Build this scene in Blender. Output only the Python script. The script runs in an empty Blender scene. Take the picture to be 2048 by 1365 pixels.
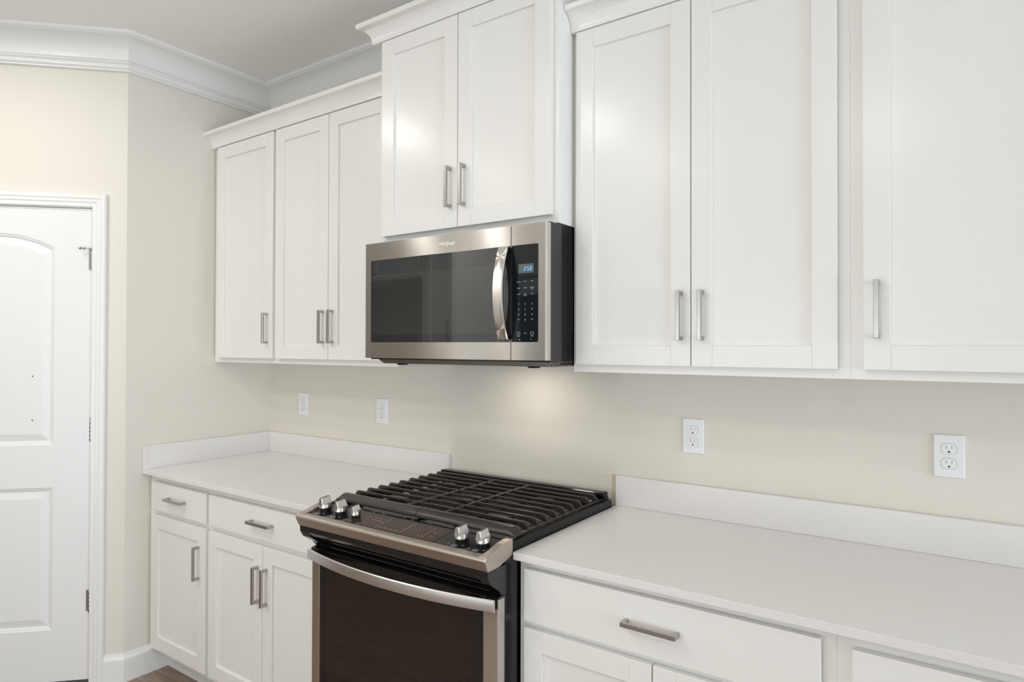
import bpy, bmesh, math
from mathutils import Vector, Matrix

# ---------------------------------------------------------------- camera, world, exposure
C = bpy.context.scene.collection
scene = bpy.context.scene
CAM = (3.00061, -2.06855, 1.46300); YAW, PITCH, ROLL, FPX = 0.608842, 0.009433, 0.002287, 1288.19
fw = Vector((-math.sin(YAW) * math.cos(PITCH), math.cos(YAW) * math.cos(PITCH), math.sin(PITCH)))
rt = Vector((math.cos(YAW), math.sin(YAW), 0)); up = rt.cross(fw)
rr = rt * math.cos(ROLL) + up * math.sin(ROLL); uu = -rt * math.sin(ROLL) + up * math.cos(ROLL)
cd = bpy.data.cameras.new('camera'); cam = bpy.data.objects.new('camera', cd); C.objects.link(cam)
cam.matrix_world = Matrix(((rr.x, uu.x, -fw.x, CAM[0]), (rr.y, uu.y, -fw.y, CAM[1]), (rr.z, uu.z, -fw.z, CAM[2]), (0, 0, 0, 1)))
cd.sensor_width = 36; cd.lens = FPX / 2048 * 36; cd.clip_start = 0.02
scene.camera = cam
w = bpy.data.worlds.new('world'); scene.world = w; w.use_nodes = True
w.node_tree.nodes['Background'].inputs[0].default_value = (0.62, 0.78, 1.0, 1)
w.node_tree.nodes['Background'].inputs[1].default_value = 1.0
scene.view_settings.view_transform = 'Standard'; scene.view_settings.look = 'None'
scene.view_settings.exposure = -1.61; scene.view_settings.gamma = 1; scene.view_settings.use_curve_mapping = False
scene.cycles.max_bounces = 10; scene.cycles.diffuse_bounces = 6; scene.cycles.glossy_bounces = 5
scene.cycles.sample_clamp_indirect = 6; scene.cycles.use_denoising = True

CEIL = 2.81
CAN_W, DAY_W, FILL_W, TASK_W = 21.0, 520.0, 108.0, 2.1
WARM = (1.0, 0.96, 0.905)

def area(name, loc, rot, sx, sy, power, col, parent=None, shape='RECTANGLE', spread=math.pi):
    l = bpy.data.lights.new(name, 'AREA'); l.shape = shape; l.size = sx; l.size_y = sy
    l.energy = power; l.color = col; l.spread = spread
    o = bpy.data.objects.new(name, l); C.objects.link(o); o.location = loc; o.rotation_euler = rot
    if parent: o.parent = parent
    return o
# daylight through the right opening; added front fill tilted up at the ceiling
area('daylight_right', (8.06, -1.60, 1.35), (0, math.radians(106), 0), 2.0, 2.0, DAY_W, (0.78, 0.89, 1.0))
area('fill_front', (1.75, -3.56, 1.15), (math.radians(130), 0, 0), 2.2, 2.0, FILL_W, (0.97, 0.99, 1.0))

# ---------------------------------------------------------------- materials
def mat(name, col, rough=0.5, metal=0.0, spec=0.5, bump=None, coat=0.0, emit=None, aniso=0.0, arot=0.0, var=None, trans=0.0, alpha=1.0, coat_rough=0.05):
    m = bpy.data.materials.new(name); m.use_nodes = True; nt = m.node_tree; N = nt.nodes; L = nt.links
    b = N['Principled BSDF']
    b.inputs['Base Color'].default_value = (*col, 1); b.inputs['Roughness'].default_value = rough
    b.inputs['Metallic'].default_value = metal; b.inputs['Specular IOR Level'].default_value = spec
    b.inputs['Coat Weight'].default_value = coat; b.inputs['Coat Roughness'].default_value = coat_rough
    b.inputs['Transmission Weight'].default_value = trans
    if aniso:
        b.inputs['Anisotropic'].default_value = aniso; b.inputs['Anisotropic Rotation'].default_value = arot
        t = N.new('ShaderNodeTangent'); t.direction_type = 'RADIAL'; t.axis = 'Z'; L.new(t.outputs[0], b.inputs['Tangent'])
    if emit:
        b.inputs['Emission Color'].default_value = (*emit[0], 1); b.inputs['Emission Strength'].default_value = emit[1]
    tc = None
    if bump or var:
        tc = N.new('ShaderNodeTexCoord')
    if bump:
        scale, strength, dist, detail = bump[:4]; stretch = bump[4] if len(bump) > 4 else (1, 1, 1)
        mp = N.new('ShaderNodeMapping'); mp.inputs['Scale'].default_value = stretch
        n = N.new('ShaderNodeTexNoise'); n.inputs['Scale'].default_value = scale; n.inputs['Detail'].default_value = detail
        bp = N.new('ShaderNodeBump'); bp.inputs['Strength'].default_value = strength; bp.inputs['Distance'].default_value = dist
        L.new(tc.outputs['Object'], mp.inputs[0]); L.new(mp.outputs[0], n.inputs['Vector'])
        L.new(n.outputs['Fac'], bp.inputs['Height']); L.new(bp.outputs[0], b.inputs['Normal'])
    if var:
        scale, amt, stretch = var
        mp = N.new('ShaderNodeMapping'); mp.inputs['Scale'].default_value = stretch
        n = N.new('ShaderNodeTexNoise'); n.inputs['Scale'].default_value = scale; n.inputs['Detail'].default_value = 4
        r = N.new('ShaderNodeValToRGB'); r.color_ramp.elements[0].position = 0.35; r.color_ramp.elements[1].position = 0.65
        r.color_ramp.elements[0].color = (*[c * (1 - amt) for c in col], 1); r.color_ramp.elements[1].color = (*[min(1, c * (1 + amt)) for c in col], 1)
        L.new(tc.outputs['Object'], mp.inputs[0]); L.new(mp.outputs[0], n.inputs['Vector']); L.new(n.outputs['Fac'], r.inputs[0])
        L.new(r.outputs[0], b.inputs['Base Color'])
    return m
M = {}
M['wall'] = mat('wall_paint', (0.728, 0.698, 0.634), 0.55, spec=0.35, bump=(160, 0.12, 0.0015, 3), var=(1.5, 0.012, (1, 1, 1)))
M['ceil'] = mat('ceiling_paint', (0.90, 0.89, 0.87), 0.8, spec=0.2, bump=(110, 0.5, 0.004, 4, (1, 1, 1)))
M['trim'] = mat('trim_paint', (0.80, 0.80, 0.79), 0.32, spec=0.5, bump=(20, 0.03, 0.001, 2))
M['door'] = mat('door_paint', (0.80, 0.80, 0.80), 0.4, spec=0.45, bump=(300, 0.05, 0.0006, 2))
M['cab'] = mat('cabinet_paint', (0.82, 0.814, 0.79), 0.24, spec=0.5, bump=(220, 0.035, 0.0006, 2))
M['quartz'] = mat('quartz', (0.775, 0.757, 0.748), 0.16, spec=0.5, var=(420, 0.035, (1, 1, 1)))
M['nickel'] = mat('brushed_nickel', (0.45, 0.44, 0.415), 0.25, 1.0, bump=(90, 0.05, 0.0005, 2, (1, 1, 12)))
M['steel'] = mat('stainless_steel', (0.64, 0.615, 0.58), 0.235, 1.0, aniso=1.0, arot=0.25, bump=(40, 0.008, 0.0004, 2, (0.1, 1, 14)))
M['steel2'] = mat('stainless_bezel', (0.54, 0.48, 0.43), 0.42, 1.0, aniso=0.5, bump=(55, 0.03, 0.0006, 3, (0.15, 1, 14)))
M['handle_steel'] = mat('handle_steel', (0.66, 0.645, 0.63), 0.30, 1.0, bump=(120, 0.04, 0.0005, 2, (1, 1, 10)))
M['chrome'] = mat('polished_metal', (0.70, 0.69, 0.67), 0.22, 1.0)
M['badge'] = mat('badge_metal', (0.92, 0.91, 0.88), 0.42, 1.0)
M['blackgloss'] = mat('black_gloss', (0.008, 0.008, 0.009), 0.10, spec=0.6)
M['glass'] = mat('dark_glass', (0.010, 0.012, 0.015), 0.03, spec=0.9, coat=0.5, coat_rough=0.02)
M['ovenglass'] = mat('oven_glass', (0.016, 0.012, 0.010), 0.05, spec=0.42)
M['blacksatin'] = mat('black_satin', (0.008, 0.008, 0.009), 0.38, spec=0.22)
M['enamel'] = mat('black_enamel', (0.006, 0.006, 0.007), 0.12, spec=0.22, bump=(400, 0.02, 0.0005, 2))
M['iron'] = mat('cast_iron', (0.034, 0.029, 0.025), 0.30, spec=0.5, bump=(500, 0.12, 0.0006, 3))
M['pan'] = mat('pan_metal', (0.16, 0.145, 0.13), 0.32, 1.0)
M['screen'] = mat('screened_glass', (0.026, 0.026, 0.024), 0.03, spec=0.9, coat=0.5, coat_rough=0.02)
M['keyglass'] = mat('keypad_glass', (0.006, 0.009, 0.013), 0.04, spec=0.35)
M['bare'] = mat('unpainted_strip', (0.60, 0.53, 0.40), 0.6)
M['brown'] = mat('touch_panel', (0.045, 0.022, 0.014), 0.12, spec=0.5)
M['ink'] = mat('legend_print', (0.55, 0.55, 0.55), 0.5)
M['inkbrown'] = mat('legend_print_warm', (0.50, 0.40, 0.33), 0.5)
M['lcd'] = mat('display_lens', (0.10, 0.13, 0.135), 0.12)
M['digit'] = mat('display_digit', (0.2, 0.55, 0.9), 0.5, emit=((0.25, 0.65, 1.0), 1.3))
M['plastic'] = mat('white_plastic', (0.80, 0.81, 0.83), 0.3)
M['slot'] = mat('dark_slot', (0.02, 0.02, 0.02), 0.6)
M['greyslot'] = mat('grey_slot', (0.30, 0.30, 0.30), 0.6)
M['zinc'] = mat('zinc_metal', (0.40, 0.40, 0.41), 0.22, 1.0)
M['lens'] = mat('lamp_lens', (0.9, 0.9, 0.9), 0.4, emit=(WARM, 9.0))
M['caulk'] = mat('caulk', (0.62, 0.60, 0.55), 0.5)
def clear_glass():
    m = bpy.data.materials.new('window_glass'); m.use_nodes = True; nt = m.node_tree; nt.nodes.clear()
    o = nt.nodes.new('ShaderNodeOutputMaterial'); mx = nt.nodes.new('ShaderNodeMixShader'); mx.inputs[0].default_value = 0.08
    t = nt.nodes.new('ShaderNodeBsdfTransparent'); g = nt.nodes.new('ShaderNodeBsdfGlossy'); g.inputs['Roughness'].default_value = 0.02
    nt.links.new(t.outputs[0], mx.inputs[1]); nt.links.new(g.outputs[0], mx.inputs[2]); nt.links.new(mx.outputs[0], o.inputs[0]); return m
M['pane'] = clear_glass()
def floor_mat():
    m = bpy.data.materials.new('wood_plank_floor'); m.use_nodes = True; nt = m.node_tree; N = nt.nodes; L = nt.links; b = N['Principled BSDF']
    tc = N.new('ShaderNodeTexCoord'); br = N.new('ShaderNodeTexBrick')
    br.inputs['Scale'].default_value = 1.0; br.inputs['Brick Width'].default_value = 1.2; br.inputs['Row Height'].default_value = 0.18
    br.inputs['Mortar Size'].default_value = 0.0015; br.inputs['Color1'].default_value = (0.24, 0.165, 0.12, 1); br.inputs['Color2'].default_value = (0.34, 0.25, 0.19, 1)
    br.inputs['Mortar'].default_value = (0.10, 0.07, 0.05, 1)
    mp = N.new('ShaderNodeMapping'); mp.inputs['Scale'].default_value = (1.2, 14, 1)
    n = N.new('ShaderNodeTexNoise'); n.inputs['Scale'].default_value = 3.0; n.inputs['Detail'].default_value = 8; n.inputs['Distortion'].default_value = 0.6
    r = N.new('ShaderNodeValToRGB'); r.color_ramp.elements[0].color = (0.45, 0.43, 0.42, 1); r.color_ramp.elements[0].position = 0.3
    r.color_ramp.elements[1].color = (1.25, 1.22, 1.2, 1); r.color_ramp.elements[1].position = 0.72
    mx = N.new('ShaderNodeMixRGB'); mx.blend_type = 'MULTIPLY'; mx.inputs[0].default_value = 0.9
    L.new(tc.outputs['Object'], br.inputs['Vector']); L.new(tc.outputs['Object'], mp.inputs[0]); L.new(mp.outputs[0], n.inputs['Vector'])
    L.new(n.outputs['Fac'], r.inputs[0]); L.new(br.outputs['Color'], mx.inputs[1]); L.new(r.outputs[0], mx.inputs[2])
    L.new(mx.outputs[0], b.inputs['Base Color']); b.inputs['Roughness'].default_value = 0.38; return m
M['floor'] = floor_mat()

# ---------------------------------------------------------------- helpers
def box(bm, x0, x1, y0, y1, z0, z1, bev=0.0, seg=2):
    t = bmesh.new()
    bmesh.ops.create_cube(t, size=1)
    for v in t.verts:
        v.co = Vector((x0 + (v.co.x + .5) * (x1 - x0), y0 + (v.co.y + .5) * (y1 - y0), z0 + (v.co.z + .5) * (z1 - z0)))
    if bev:
        bmesh.ops.bevel(t, geom=t.edges[:], offset=bev, segments=seg, affect='EDGES', profile=0.5)
    merge(bm, t)
def merge(bm, t, mtx=None):
    if mtx is not None: t.transform(mtx)
    me = bpy.data.meshes.new('tmp'); t.to_mesh(me); t.free(); bm.from_mesh(me); bpy.data.meshes.remove(me)
def prism(bm, poly, axis, a, b, bev=0.0):
    """extrude a 2-D polygon along an axis: 'x' -> (y,z), 'y' -> (x,z), 'z' -> (x,y)"""
    t = bmesh.new()
    def P(p, h): return {'x': (h, p[0], p[1]), 'y': (p[0], h, p[1]), 'z': (p[0], p[1], h)}[axis]
    lo = [t.verts.new(P(p, a)) for p in poly]; hi = [t.verts.new(P(p, b)) for p in poly]; n = len(poly)
    t.faces.new(lo); t.faces.new(hi[::-1])
    for i in range(n): t.faces.new((lo[i], hi[i], hi[(i + 1) % n], lo[(i + 1) % n]))
    bmesh.ops.recalc_face_normals(t, faces=t.faces[:])
    if bev:
        es = [e for e in t.edges if e.calc_face_angle(0) > 0.45]
        bmesh.ops.bevel(t, geom=es, offset=bev, segments=2, affect='EDGES', profile=0.5)
    merge(bm, t)
def cyl(bm, c, r0, r1, h, axis='z', seg=32, bev=0.0):
    t = bmesh.new(); bmesh.ops.create_cone(t, cap_ends=True, segments=seg, radius1=r0, radius2=r1, depth=h)
    if bev:
        es = [e for e in t.edges if e.calc_face_angle(0) > 0.8]
        bmesh.ops.bevel(t, geom=es, offset=bev, segments=2, affect='EDGES', profile=0.5)
    m = Matrix.Identity(4)
    if axis == 'y': m = Matrix.Rotation(math.radians(90), 4, 'X')
    if axis == 'x': m = Matrix.Rotation(math.radians(90), 4, 'Y')
    merge(bm, t, Matrix.Translation(c) @ m)
def sweep(bm, path, prof, mp, side=1, closed_prof=True):
    """sweep a profile [(offset, h)] along a 2-D path with mitred corners"""
    pts = [Vector(p) for p in path]; rings = []
    for i, p in enumerate(pts):
        ns = []
        if i > 0: d = (p - pts[i - 1]).normalized(); ns.append(Vector((-d.y, d.x)) * side)
        if i < len(pts) - 1: d = (pts[i + 1] - p).normalized(); ns.append(Vector((-d.y, d.x)) * side)
        m = ns[0] if len(ns) == 1 else (ns[0] + ns[1]) / (1 + ns[0].dot(ns[1]))
        rings.append([bm.verts.new(mp(p.x + m.x * o, p.y + m.y * o, h)) for o, h in prof])
    n = len(prof); fs = []
    for a, b in zip(rings, rings[1:]):
        for i in range(n if closed_prof else n - 1):
            fs.append(bm.faces.new((a[i], a[(i + 1) % n], b[(i + 1) % n], b[i])))
    fs.append(bm.faces.new(rings[0])); fs.append(bm.faces.new(rings[-1][::-1]))
    bmesh.ops.recalc_face_normals(bm, faces=fs)
def sweep_piece(bm, path, k, prof, mp, side=1):
    """only segment k of the mitred sweep"""
    pts = [Vector(p) for p in path]; rings = []
    for i in (k, k + 1):
        p = pts[i]; ns = []
        if i > 0: d = (p - pts[i - 1]).normalized(); ns.append(Vector((-d.y, d.x)) * side)
        if i < len(pts) - 1: d = (pts[i + 1] - p).normalized(); ns.append(Vector((-d.y, d.x)) * side)
        m = ns[0] if len(ns) == 1 else (ns[0] + ns[1]) / (1 + ns[0].dot(ns[1]))
        rings.append([bm.verts.new(mp(p.x + m.x * o, p.y + m.y * o, h)) for o, h in prof])
    n = len(prof); a, b = rings; fs = [bm.faces.new((a[i], a[(i + 1) % n], b[(i + 1) % n], b[i])) for i in range(n)]
    fs.append(bm.faces.new(a)); fs.append(bm.faces.new(b[::-1])); bmesh.ops.recalc_face_normals(bm, faces=fs)
def obj(name, bm, m, parent=None, smooth=False, world=True, label=None):
    """link a bmesh as one object; vertices are in world space unless world=False (then parent space)"""
    if parent is not None and world:
        off = Vector(parent_world(parent)); bmesh.ops.translate(bm, verts=bm.verts[:], vec=-off)
    me = bpy.data.meshes.new(name); bm.to_mesh(me); bm.free()
    me.materials.append(m)
    if smooth:
        for p in me.polygons: p.use_smooth = True
        try: me.set_sharp_from_angle(angle=math.radians(35))
        except Exception: pass
    o = bpy.data.objects.new(name, me); C.objects.link(o)
    if parent is not None: o.parent = parent
    if label: o['label'] = label
    return o
def parent_world(p):
    v = Vector((0, 0, 0))
    while p is not None: v += p.location; p = p.parent
    return v
def thing(name, label, cat, loc=(0, 0, 0), rotz=0, group=None):
    o = bpy.data.objects.new(name, None); C.objects.link(o); o.location = loc; o.rotation_euler = (0, 0, rotz)
    o.empty_display_size = 0.05; o['label'] = label; o['category'] = cat
    if group: o['group'] = group
    return o
def tag(o, label, cat, group=None):
    o['label'] = label; o['category'] = cat
    if group: o['group'] = group
    return o
def struct(name, bm, m, smooth=False, parent=None, world=True):
    o = obj(name, bm, m, parent, smooth, world)
    if parent is None: o['kind'] = 'structure'
    return o
def NB(): return bmesh.new()
def text_mesh(bm, s, size, depth, mtx, align='CENTER', shear=0.0, space=1.0, bold=0.0):
    cu = bpy.data.curves.new('t', 'FONT'); cu.body = s; cu.size = size; cu.extrude = depth; cu.align_x = align; cu.align_y = 'CENTER'
    cu.shear = shear; cu.space_character = space; cu.resolution_u = 3; cu.offset = bold
    o = bpy.data.objects.new('t', cu); C.objects.link(o)
    dg = bpy.context.evaluated_depsgraph_get(); dg.update()
    me = bpy.data.meshes.new_from_object(o.evaluated_get(dg)); me.transform(mtx); bm.from_mesh(me)
    bpy.data.objects.remove(o); bpy.data.curves.remove(cu); bpy.data.meshes.remove(me)

# ---------------------------------------------------------------- room shell
YC = -0.7210; S2 = math.sqrt(.5)
PL = 1.25                                   # length of the diagonal pantry wall
PX, PY = -PL * S2, YC - PL * S2
XR_, YF = 8.0, -3.5; XL_ = -1.9
b = NB(); box(b, XL_ - .1, XR_ + .1, YF - .1, .1, -.08, 0); struct('floor', b, M['floor'])
b = NB(); box(b, XL_ - .1, XR_ + .1, YF - .1, .1, CEIL, CEIL + .08); struct('ceiling', b, M['ceil'])
b = NB(); box(b, -.1, XR_ + .1, 0, .1, 0, CEIL); wb = struct('wall_back', b, M['wall'])
b = NB(); box(b, 1.990, 2.0132, -.0008, .0, .93, 1.0160); obj('unpainted_strip', b, M['bare'], wb)
b = NB(); box(b, 1.2490, 1.9900, -.0009, .0, .93, 1.0150, .0004); obj('paint_patch', b, M['wall'], wb)
b = NB(); prism(b, [(0, 0), (0, YC), (-.1, YC + .0), (-.1, 0)], 'z', 0, CEIL); struct('wall_left', b, M['wall'])
ROT = math.radians(225)
S0, S1, ZD = 0.134, 0.853, 2.066            # door opening in the diagonal wall
b = NB()
box(b, 0, S0, -.1, 0, 0, CEIL); box(b, S0, S1, -.1, 0, ZD, CEIL); box(b, S1, PL, -.1, 0, 0, CEIL)
o = struct('wall_pantry', b, M['wall']); o.location = (0, YC, 0); o.rotation_euler = (0, 0, ROT)
b = NB(); box(b, XL_, PX, PY, PY + .1, 0, CEIL); struct('wall_pantry_end', b, M['wall'])
b = NB(); box(b, XL_ - .1, XL_, YF, PY + .1, 0, CEIL); struct('wall_far_left', b, M['wall'])
# right wall with a glazed opening, wall behind the camera with an added window for the fill light
b = NB(); ry0, ry1, rz0, rz1 = -2.65, -0.55, 0.35, 2.35
box(b, XR_, XR_ + .1, YF, ry0, 0, CEIL); box(b, XR_, XR_ + .1, ry1, 0, 0, CEIL); box(b, XR_, XR_ + .1, ry0, ry1, 0, rz0); box(b, XR_, XR_ + .1, ry0, ry1, rz1, CEIL)
struct('wall_right', b, M['wall'])
b = NB(); fx0, fx1, fz0, fz1 = 0.7, 2.8, 0.1, 2.2; gx0, gx1, gz1 = -0.30, 0.55, 2.08
for a in ((XL_, gx0, 0, CEIL), (gx0, gx1, gz1, CEIL), (gx1, fx0, 0, CEIL), (fx0, fx1, 0, fz0), (fx0, fx1, fz1, CEIL), (fx1, XR_, 0, CEIL)):
    box(b, a[0], a[1], YF - .1, YF, a[2], a[3])
struct('wall_front', b, M['wall'])
def window(name, u0, u1, z0, z1, along, at):
    root = None
    b = NB(); t = .05; n = 3
    def bx(bm, a0, a1, c0, c1, d0, d1):
        if along == 'x': box(bm, a0, a1, at - d1, at - d0, c0, c1, .002)
        else: box(bm, at + d0, at + d1, a0, a1, c0, c1, .002)
    bx(b, u0, u0 + t, z0, z1, .02, .08); bx(b, u1 - t, u1, z0, z1, .02, .08); bx(b, u0 + t, u1 - t, z0, z0 + t, .02, .08); bx(b, u0 + t, u1 - t, z1 - t, z1, .02, .08)
    for i in range(1, n):
        c = u0 + (u1 - u0) * i / n; bx(b, c - .02, c + .02, z0 + t, z1 - t, .03, .07)
    o = struct(name, b, M['trim'])
    g = NB(); bx(g, u0 + t, u1 - t, z0 + t, z1 - t, .048, .052); obj('window_pane', g, M['pane'], o)
window('window_1', ry0, ry1, rz0, rz1, 'y', XR_)
window('fill_window', fx0, fx1, fz0, fz1, 'x', YF)  # added opening for the front fill, sill kept low to light the ceiling

# room crown moulding: one mitred piece per wall
crown = [(0, CEIL), (.108, CEIL), (.108, CEIL - .014), (.100, CEIL - .016)]
for i in range(9):                                        # the cove
    a = math.radians(90 * i / 8); crown.append((.022 + .074 * (1 - math.sin(a)), CEIL - .020 - .078 * (1 - math.cos(a))))
crown += [(.030, CEIL - .108), (.035, CEIL - .1095), (.0355, CEIL - .1145), (.030, CEIL - .1175), (.0265, CEIL - .120), (.0275, CEIL - .125), (.0265, CEIL - .133), (.021, CEIL - .1365), (.0165, CEIL - .1385), (.0165, CEIL - .145), (0, CEIL - .145)]
loop = [(XL_, YF), (XL_, PY), (PX, PY), (0, YC), (0, 0), (XR_, 0), (XR_, YF), (XL_, YF)]
n = 1
for k in range(len(loop) - 1):
    b = NB(); sweep_piece(b, loop, k, crown, lambda x, y, h: (x, y, h), side=-1); struct('trim_%d' % n, b, M['trim'], smooth=True); n += 1
# baseboards
bb = [(0, 0), (.013, 0), (.013, .098), (.011, .104), (.007, .112), (.005, .122), (0, .122)]
dirp = Vector((-S2, -S2)); c0 = Vector((0, YC))
pa = c0 + dirp * .077; pb = c0 + dirp * (S1 + .057)
b = NB(); pth = [tuple(pa), (0, YC), (0, -.535)]
sweep_piece(b, pth, 0, bb, lambda x, y, h: (x, y, h), -1); struct('baseboard_pantry', b, M['trim'])
b = NB(); sweep_piece(b, pth, 1, bb, lambda x, y, h: (x, y, h), -1); struct('baseboard_left', b, M['trim'])
b = NB(); sweep(b, [(PX, PY), tuple(pb)], bb, lambda x, y, h: (x, y, h), -1); struct('baseboard_pantry_far', b, M['trim'])

# pantry door, casing, hinges (built in the wall's own frame: x along the wall to the left, y out into the room)
b = NB()
cas = [(0, 0), (0, .011), (.003, .013), (.018, .013), (.021, .016), (.034, .0165), (.037, .019), (.052, .019), (.057, .014), (.057, 0)]
sweep(b, [(S0 - .0, 0), (S0, ZD), (S1, ZD), (S1, 0)], cas, lambda x, y, h: (x, h, y), side=1)
o = struct('trim_%d' % n, b, M['trim']); o.location = (0, YC, 0); o.rotation_euler = (0, 0, ROT); n += 1
b = NB()                                                  # door jamb lining
box(b, S0, S0 + .003, -.1, .0, 0, ZD); box(b, S1 - .003, S1, -.1, .0, 0, ZD); box(b, S0, S1, -.1, 0, ZD - .003, ZD)
o = struct('trim_%d' % n, b, M['trim']); o.location = (0, YC, 0); o.rotation_euler = (0, 0, ROT); n += 1
def arch_loop(s0, s1, z0, z1, rise, d, nseg=20):
    c = (s0 + s1) / 2; hw = (s1 - s0) / 2
    if rise <= 0: return [(s0 + d, z0 + d), (s1 - d, z0 + d), (s1 - d, z1 - d), (s0 + d, z1 - d)]
    Rr = (hw * hw + rise * rise) / (2 * rise); zc = z1 + rise - Rr; r = Rr - d; h = hw - d
    a = math.asin(h / r); pts = [(s0 + d, z0 + d), (s1 - d, z0 + d)]
    for i in range(nseg + 1):
        t = a - 2 * a * i / nseg; pts.append((c + r * math.sin(t), zc + r * math.cos(t)))
    return pts
d1 = thing('door_1', 'white two-panel arched-top pantry door in the diagonal wall', 'door', (0, YC, 0), ROT); d1['kind'] = 'structure'
b = NB(); s0, s1, z0, z1 = S0 + .0045, S1 - .0045, .022, ZD - .005; yf = -.004
p0, p1 = .286, .701
def q(pts): b.faces.new([b.verts.new((x, yf, z)) for x, z in pts])
q([(s0, z0), (p0, z0), (p0, z1), (s0, z1)]); q([(p1, z0), (s1, z0), (s1, z1), (p1, z1)])
q([(p0, z0), (p1, z0), (p1, .243), (p0, .243)]); q([(p0, .854), (p1, .854), (p1, 1.037), (p0, 1.037)])
ar = arch_loop(p0, p1, 1.037, 1.886, .058, 0)[2:]
q([(p0, z1), (p0, 1.886)] + ar[::-1][1:-1] + [(p1, 1.886), (p1, z1)])
for (za, zb, rise) in ((.243, .854, 0), (1.037, 1.886, .058)):
    prev = None
    for d, dep in ((0, 0), (.004, -.003), (.010, -.0045), (.014, -.009), (.019, -.0095), (.046, -.0025), (.048, -.0022)):
        ring = [b.verts.new((x, yf + dep, z)) for x, z in arch_loop(p0, p1, za, zb, rise, d)]
        if prev:
            for i in range(len(ring)): b.faces.new((prev[i], prev[(i + 1) % len(ring)], ring[(i + 1) % len(ring)], ring[i]))
        prev = ring
    b.faces.new(prev)
for f in b.faces: pass
rim = [(s0, z0), (s1, z0), (s1, z1), (s0, z1)]
fr = [b.verts.new((x, yf, z)) for x, z in rim]; bk = [b.verts.new((x, yf - .035, z)) for x, z in rim]
for i in range(4): b.faces.new((fr[i], fr[(i + 1) % 4], bk[(i + 1) % 4], bk[i]))
b.faces.new(bk)
bmesh.ops.remove_doubles(b, verts=b.verts[:], dist=1e-5); bmesh.ops.recalc_face_normals(b, faces=b.faces[:])
obj('door_slab', b, M['door'], d1, world=False)
for zc in (1.841, 1.101, .362):
    b = NB()
    for i in range(5): cyl(b, (S0 + .003, .003, zc - .036 + .018 * i), .0058, .0058, .0174, seg=16, bev=.0006)
    cyl(b, (S0 + .003, .003, zc + .049), .0046, .003, .006, seg=16); cyl(b, (S0 + .003, .003, zc - .049), .003, .0046, .006, seg=16)
    box(b, S0 + .004, S0 + .018, -.0035, -.0025, zc - .045, zc + .045)
    h = obj('hinge', b, M['zinc'], d1, smooth=True, world=False, label='silver butt hinge')
    if zc > 1.5:
        b = NB()                                          # hinge-pin door stop
        box(b, S0 - .002, S0 + .012, .001, .018, zc + .043, zc + .047, .0008)
        cyl(b, (S0 + .026, .016, zc + .045), .0028, .0028, .034, 'x', 12); cyl(b, (S0 + .030, .016, zc + .045), .0055, .0055, .008, 'x', 14, .001)
        cyl(b, (S0 + .044, .018, zc + .045), .0062, .0062, .006, 'x', 14, .001)
        obj('door_stop', b, M['zinc'], h, smooth=True, world=False)
for z in (1.3331, 1.1443):
    b = NB(); cyl(b, (.3685, yf - .0018, z), .0028, .0022, .002, 'y', 12); obj('screw', b, M['slot'], d1, world=False)

# ---------------------------------------------------------------- cabinets
FU, DU = -.311, -.331
def shaker(name, x0, x1, z0, z1, yback, parent, th=.020, st=.0575):
    b = NB(); yf = yback - th; bv = .0012
    box(b, x0, x0 + st, yf, yback, z0, z1, bv); box(b, x1 - st, x1, yf, yback, z0, z1, bv)
    box(b, x0 + st, x1 - st, yf, yback, z0, z0 + st, bv); box(b, x0 + st, x1 - st, yf, yback, z1 - st, z1, bv)
    box(b, x0 + st - .004, x1 - st + .004, yf + .0085, yback - .003, z0 + st - .004, z1 - st + .004)
    return obj(name, b, M['cab'], parent, smooth=False)
def slab_front(name, x0, x1, z0, z1, yback, parent, th=.020):
    b = NB(); box(b, x0, x1, yback - th, yback, z0, z1, .0022, 3); return obj(name, b, M['cab'], parent)
def pull(xc, zc, yface, vertical, parent, L=.137, tilt=0):
    """square bar pull with two square posts"""
    b = NB(); pr, w_, t_ = .029, .0115, .0085
    if vertical:
        box(b, xc - w_ / 2, xc + w_ / 2, yface - pr, yface - pr + t_, zc - L / 2, zc + L / 2, .0011)
        for s in (-1, 1):
            z = zc + s * (L / 2 - .0055); box(b, xc - w_ / 2, xc + w_ / 2, yface - pr + t_ - .001, yface, z - .0052, z + .0052, .0006)
    else:
        box(b, xc - L / 2, xc + L / 2, yface - pr, yface - pr + t_, zc - w_ / 2, zc + w_ / 2, .0011)
        for s in (-1, 1):
            x = xc + s * (L / 2 - .0055); box(b, x - .0052, x + .0052, yface - pr + t_ - .001, yface, zc - w_ / 2, zc + w_ / 2, .0006)
    return obj('handle', b, M['nickel'], parent, label='square nickel bar handle')
def carcass(b, x0, x1, y, z0, z1, rails, stiles, fr_t=.019, bottom=.014):
    """side panels, back, bottom, top and a face frame at y"""
    box(b, x0, x0 + .013, y + fr_t, -.001, z0, z1); box(b, x1 - .013, x1, y + fr_t, -.001, z0, z1)
    box(b, x0 + .013, x1 - .013, y + fr_t, -.001, z0 + bottom, z0 + bottom + .012)
    box(b, x0 + .013, x1 - .013, y + fr_t, -.001, z1 - .013, z1); box(b, x0 + .013, x1 - .013, -.006, -.001, z0, z1)
    for a, c in stiles: box(b, a, c, y, y + fr_t, z0, z1, .0004)
    for a, c in rails: box(b, x0 + .01, x1 - .01, y + .0003, y + fr_t, a, c)
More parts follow.
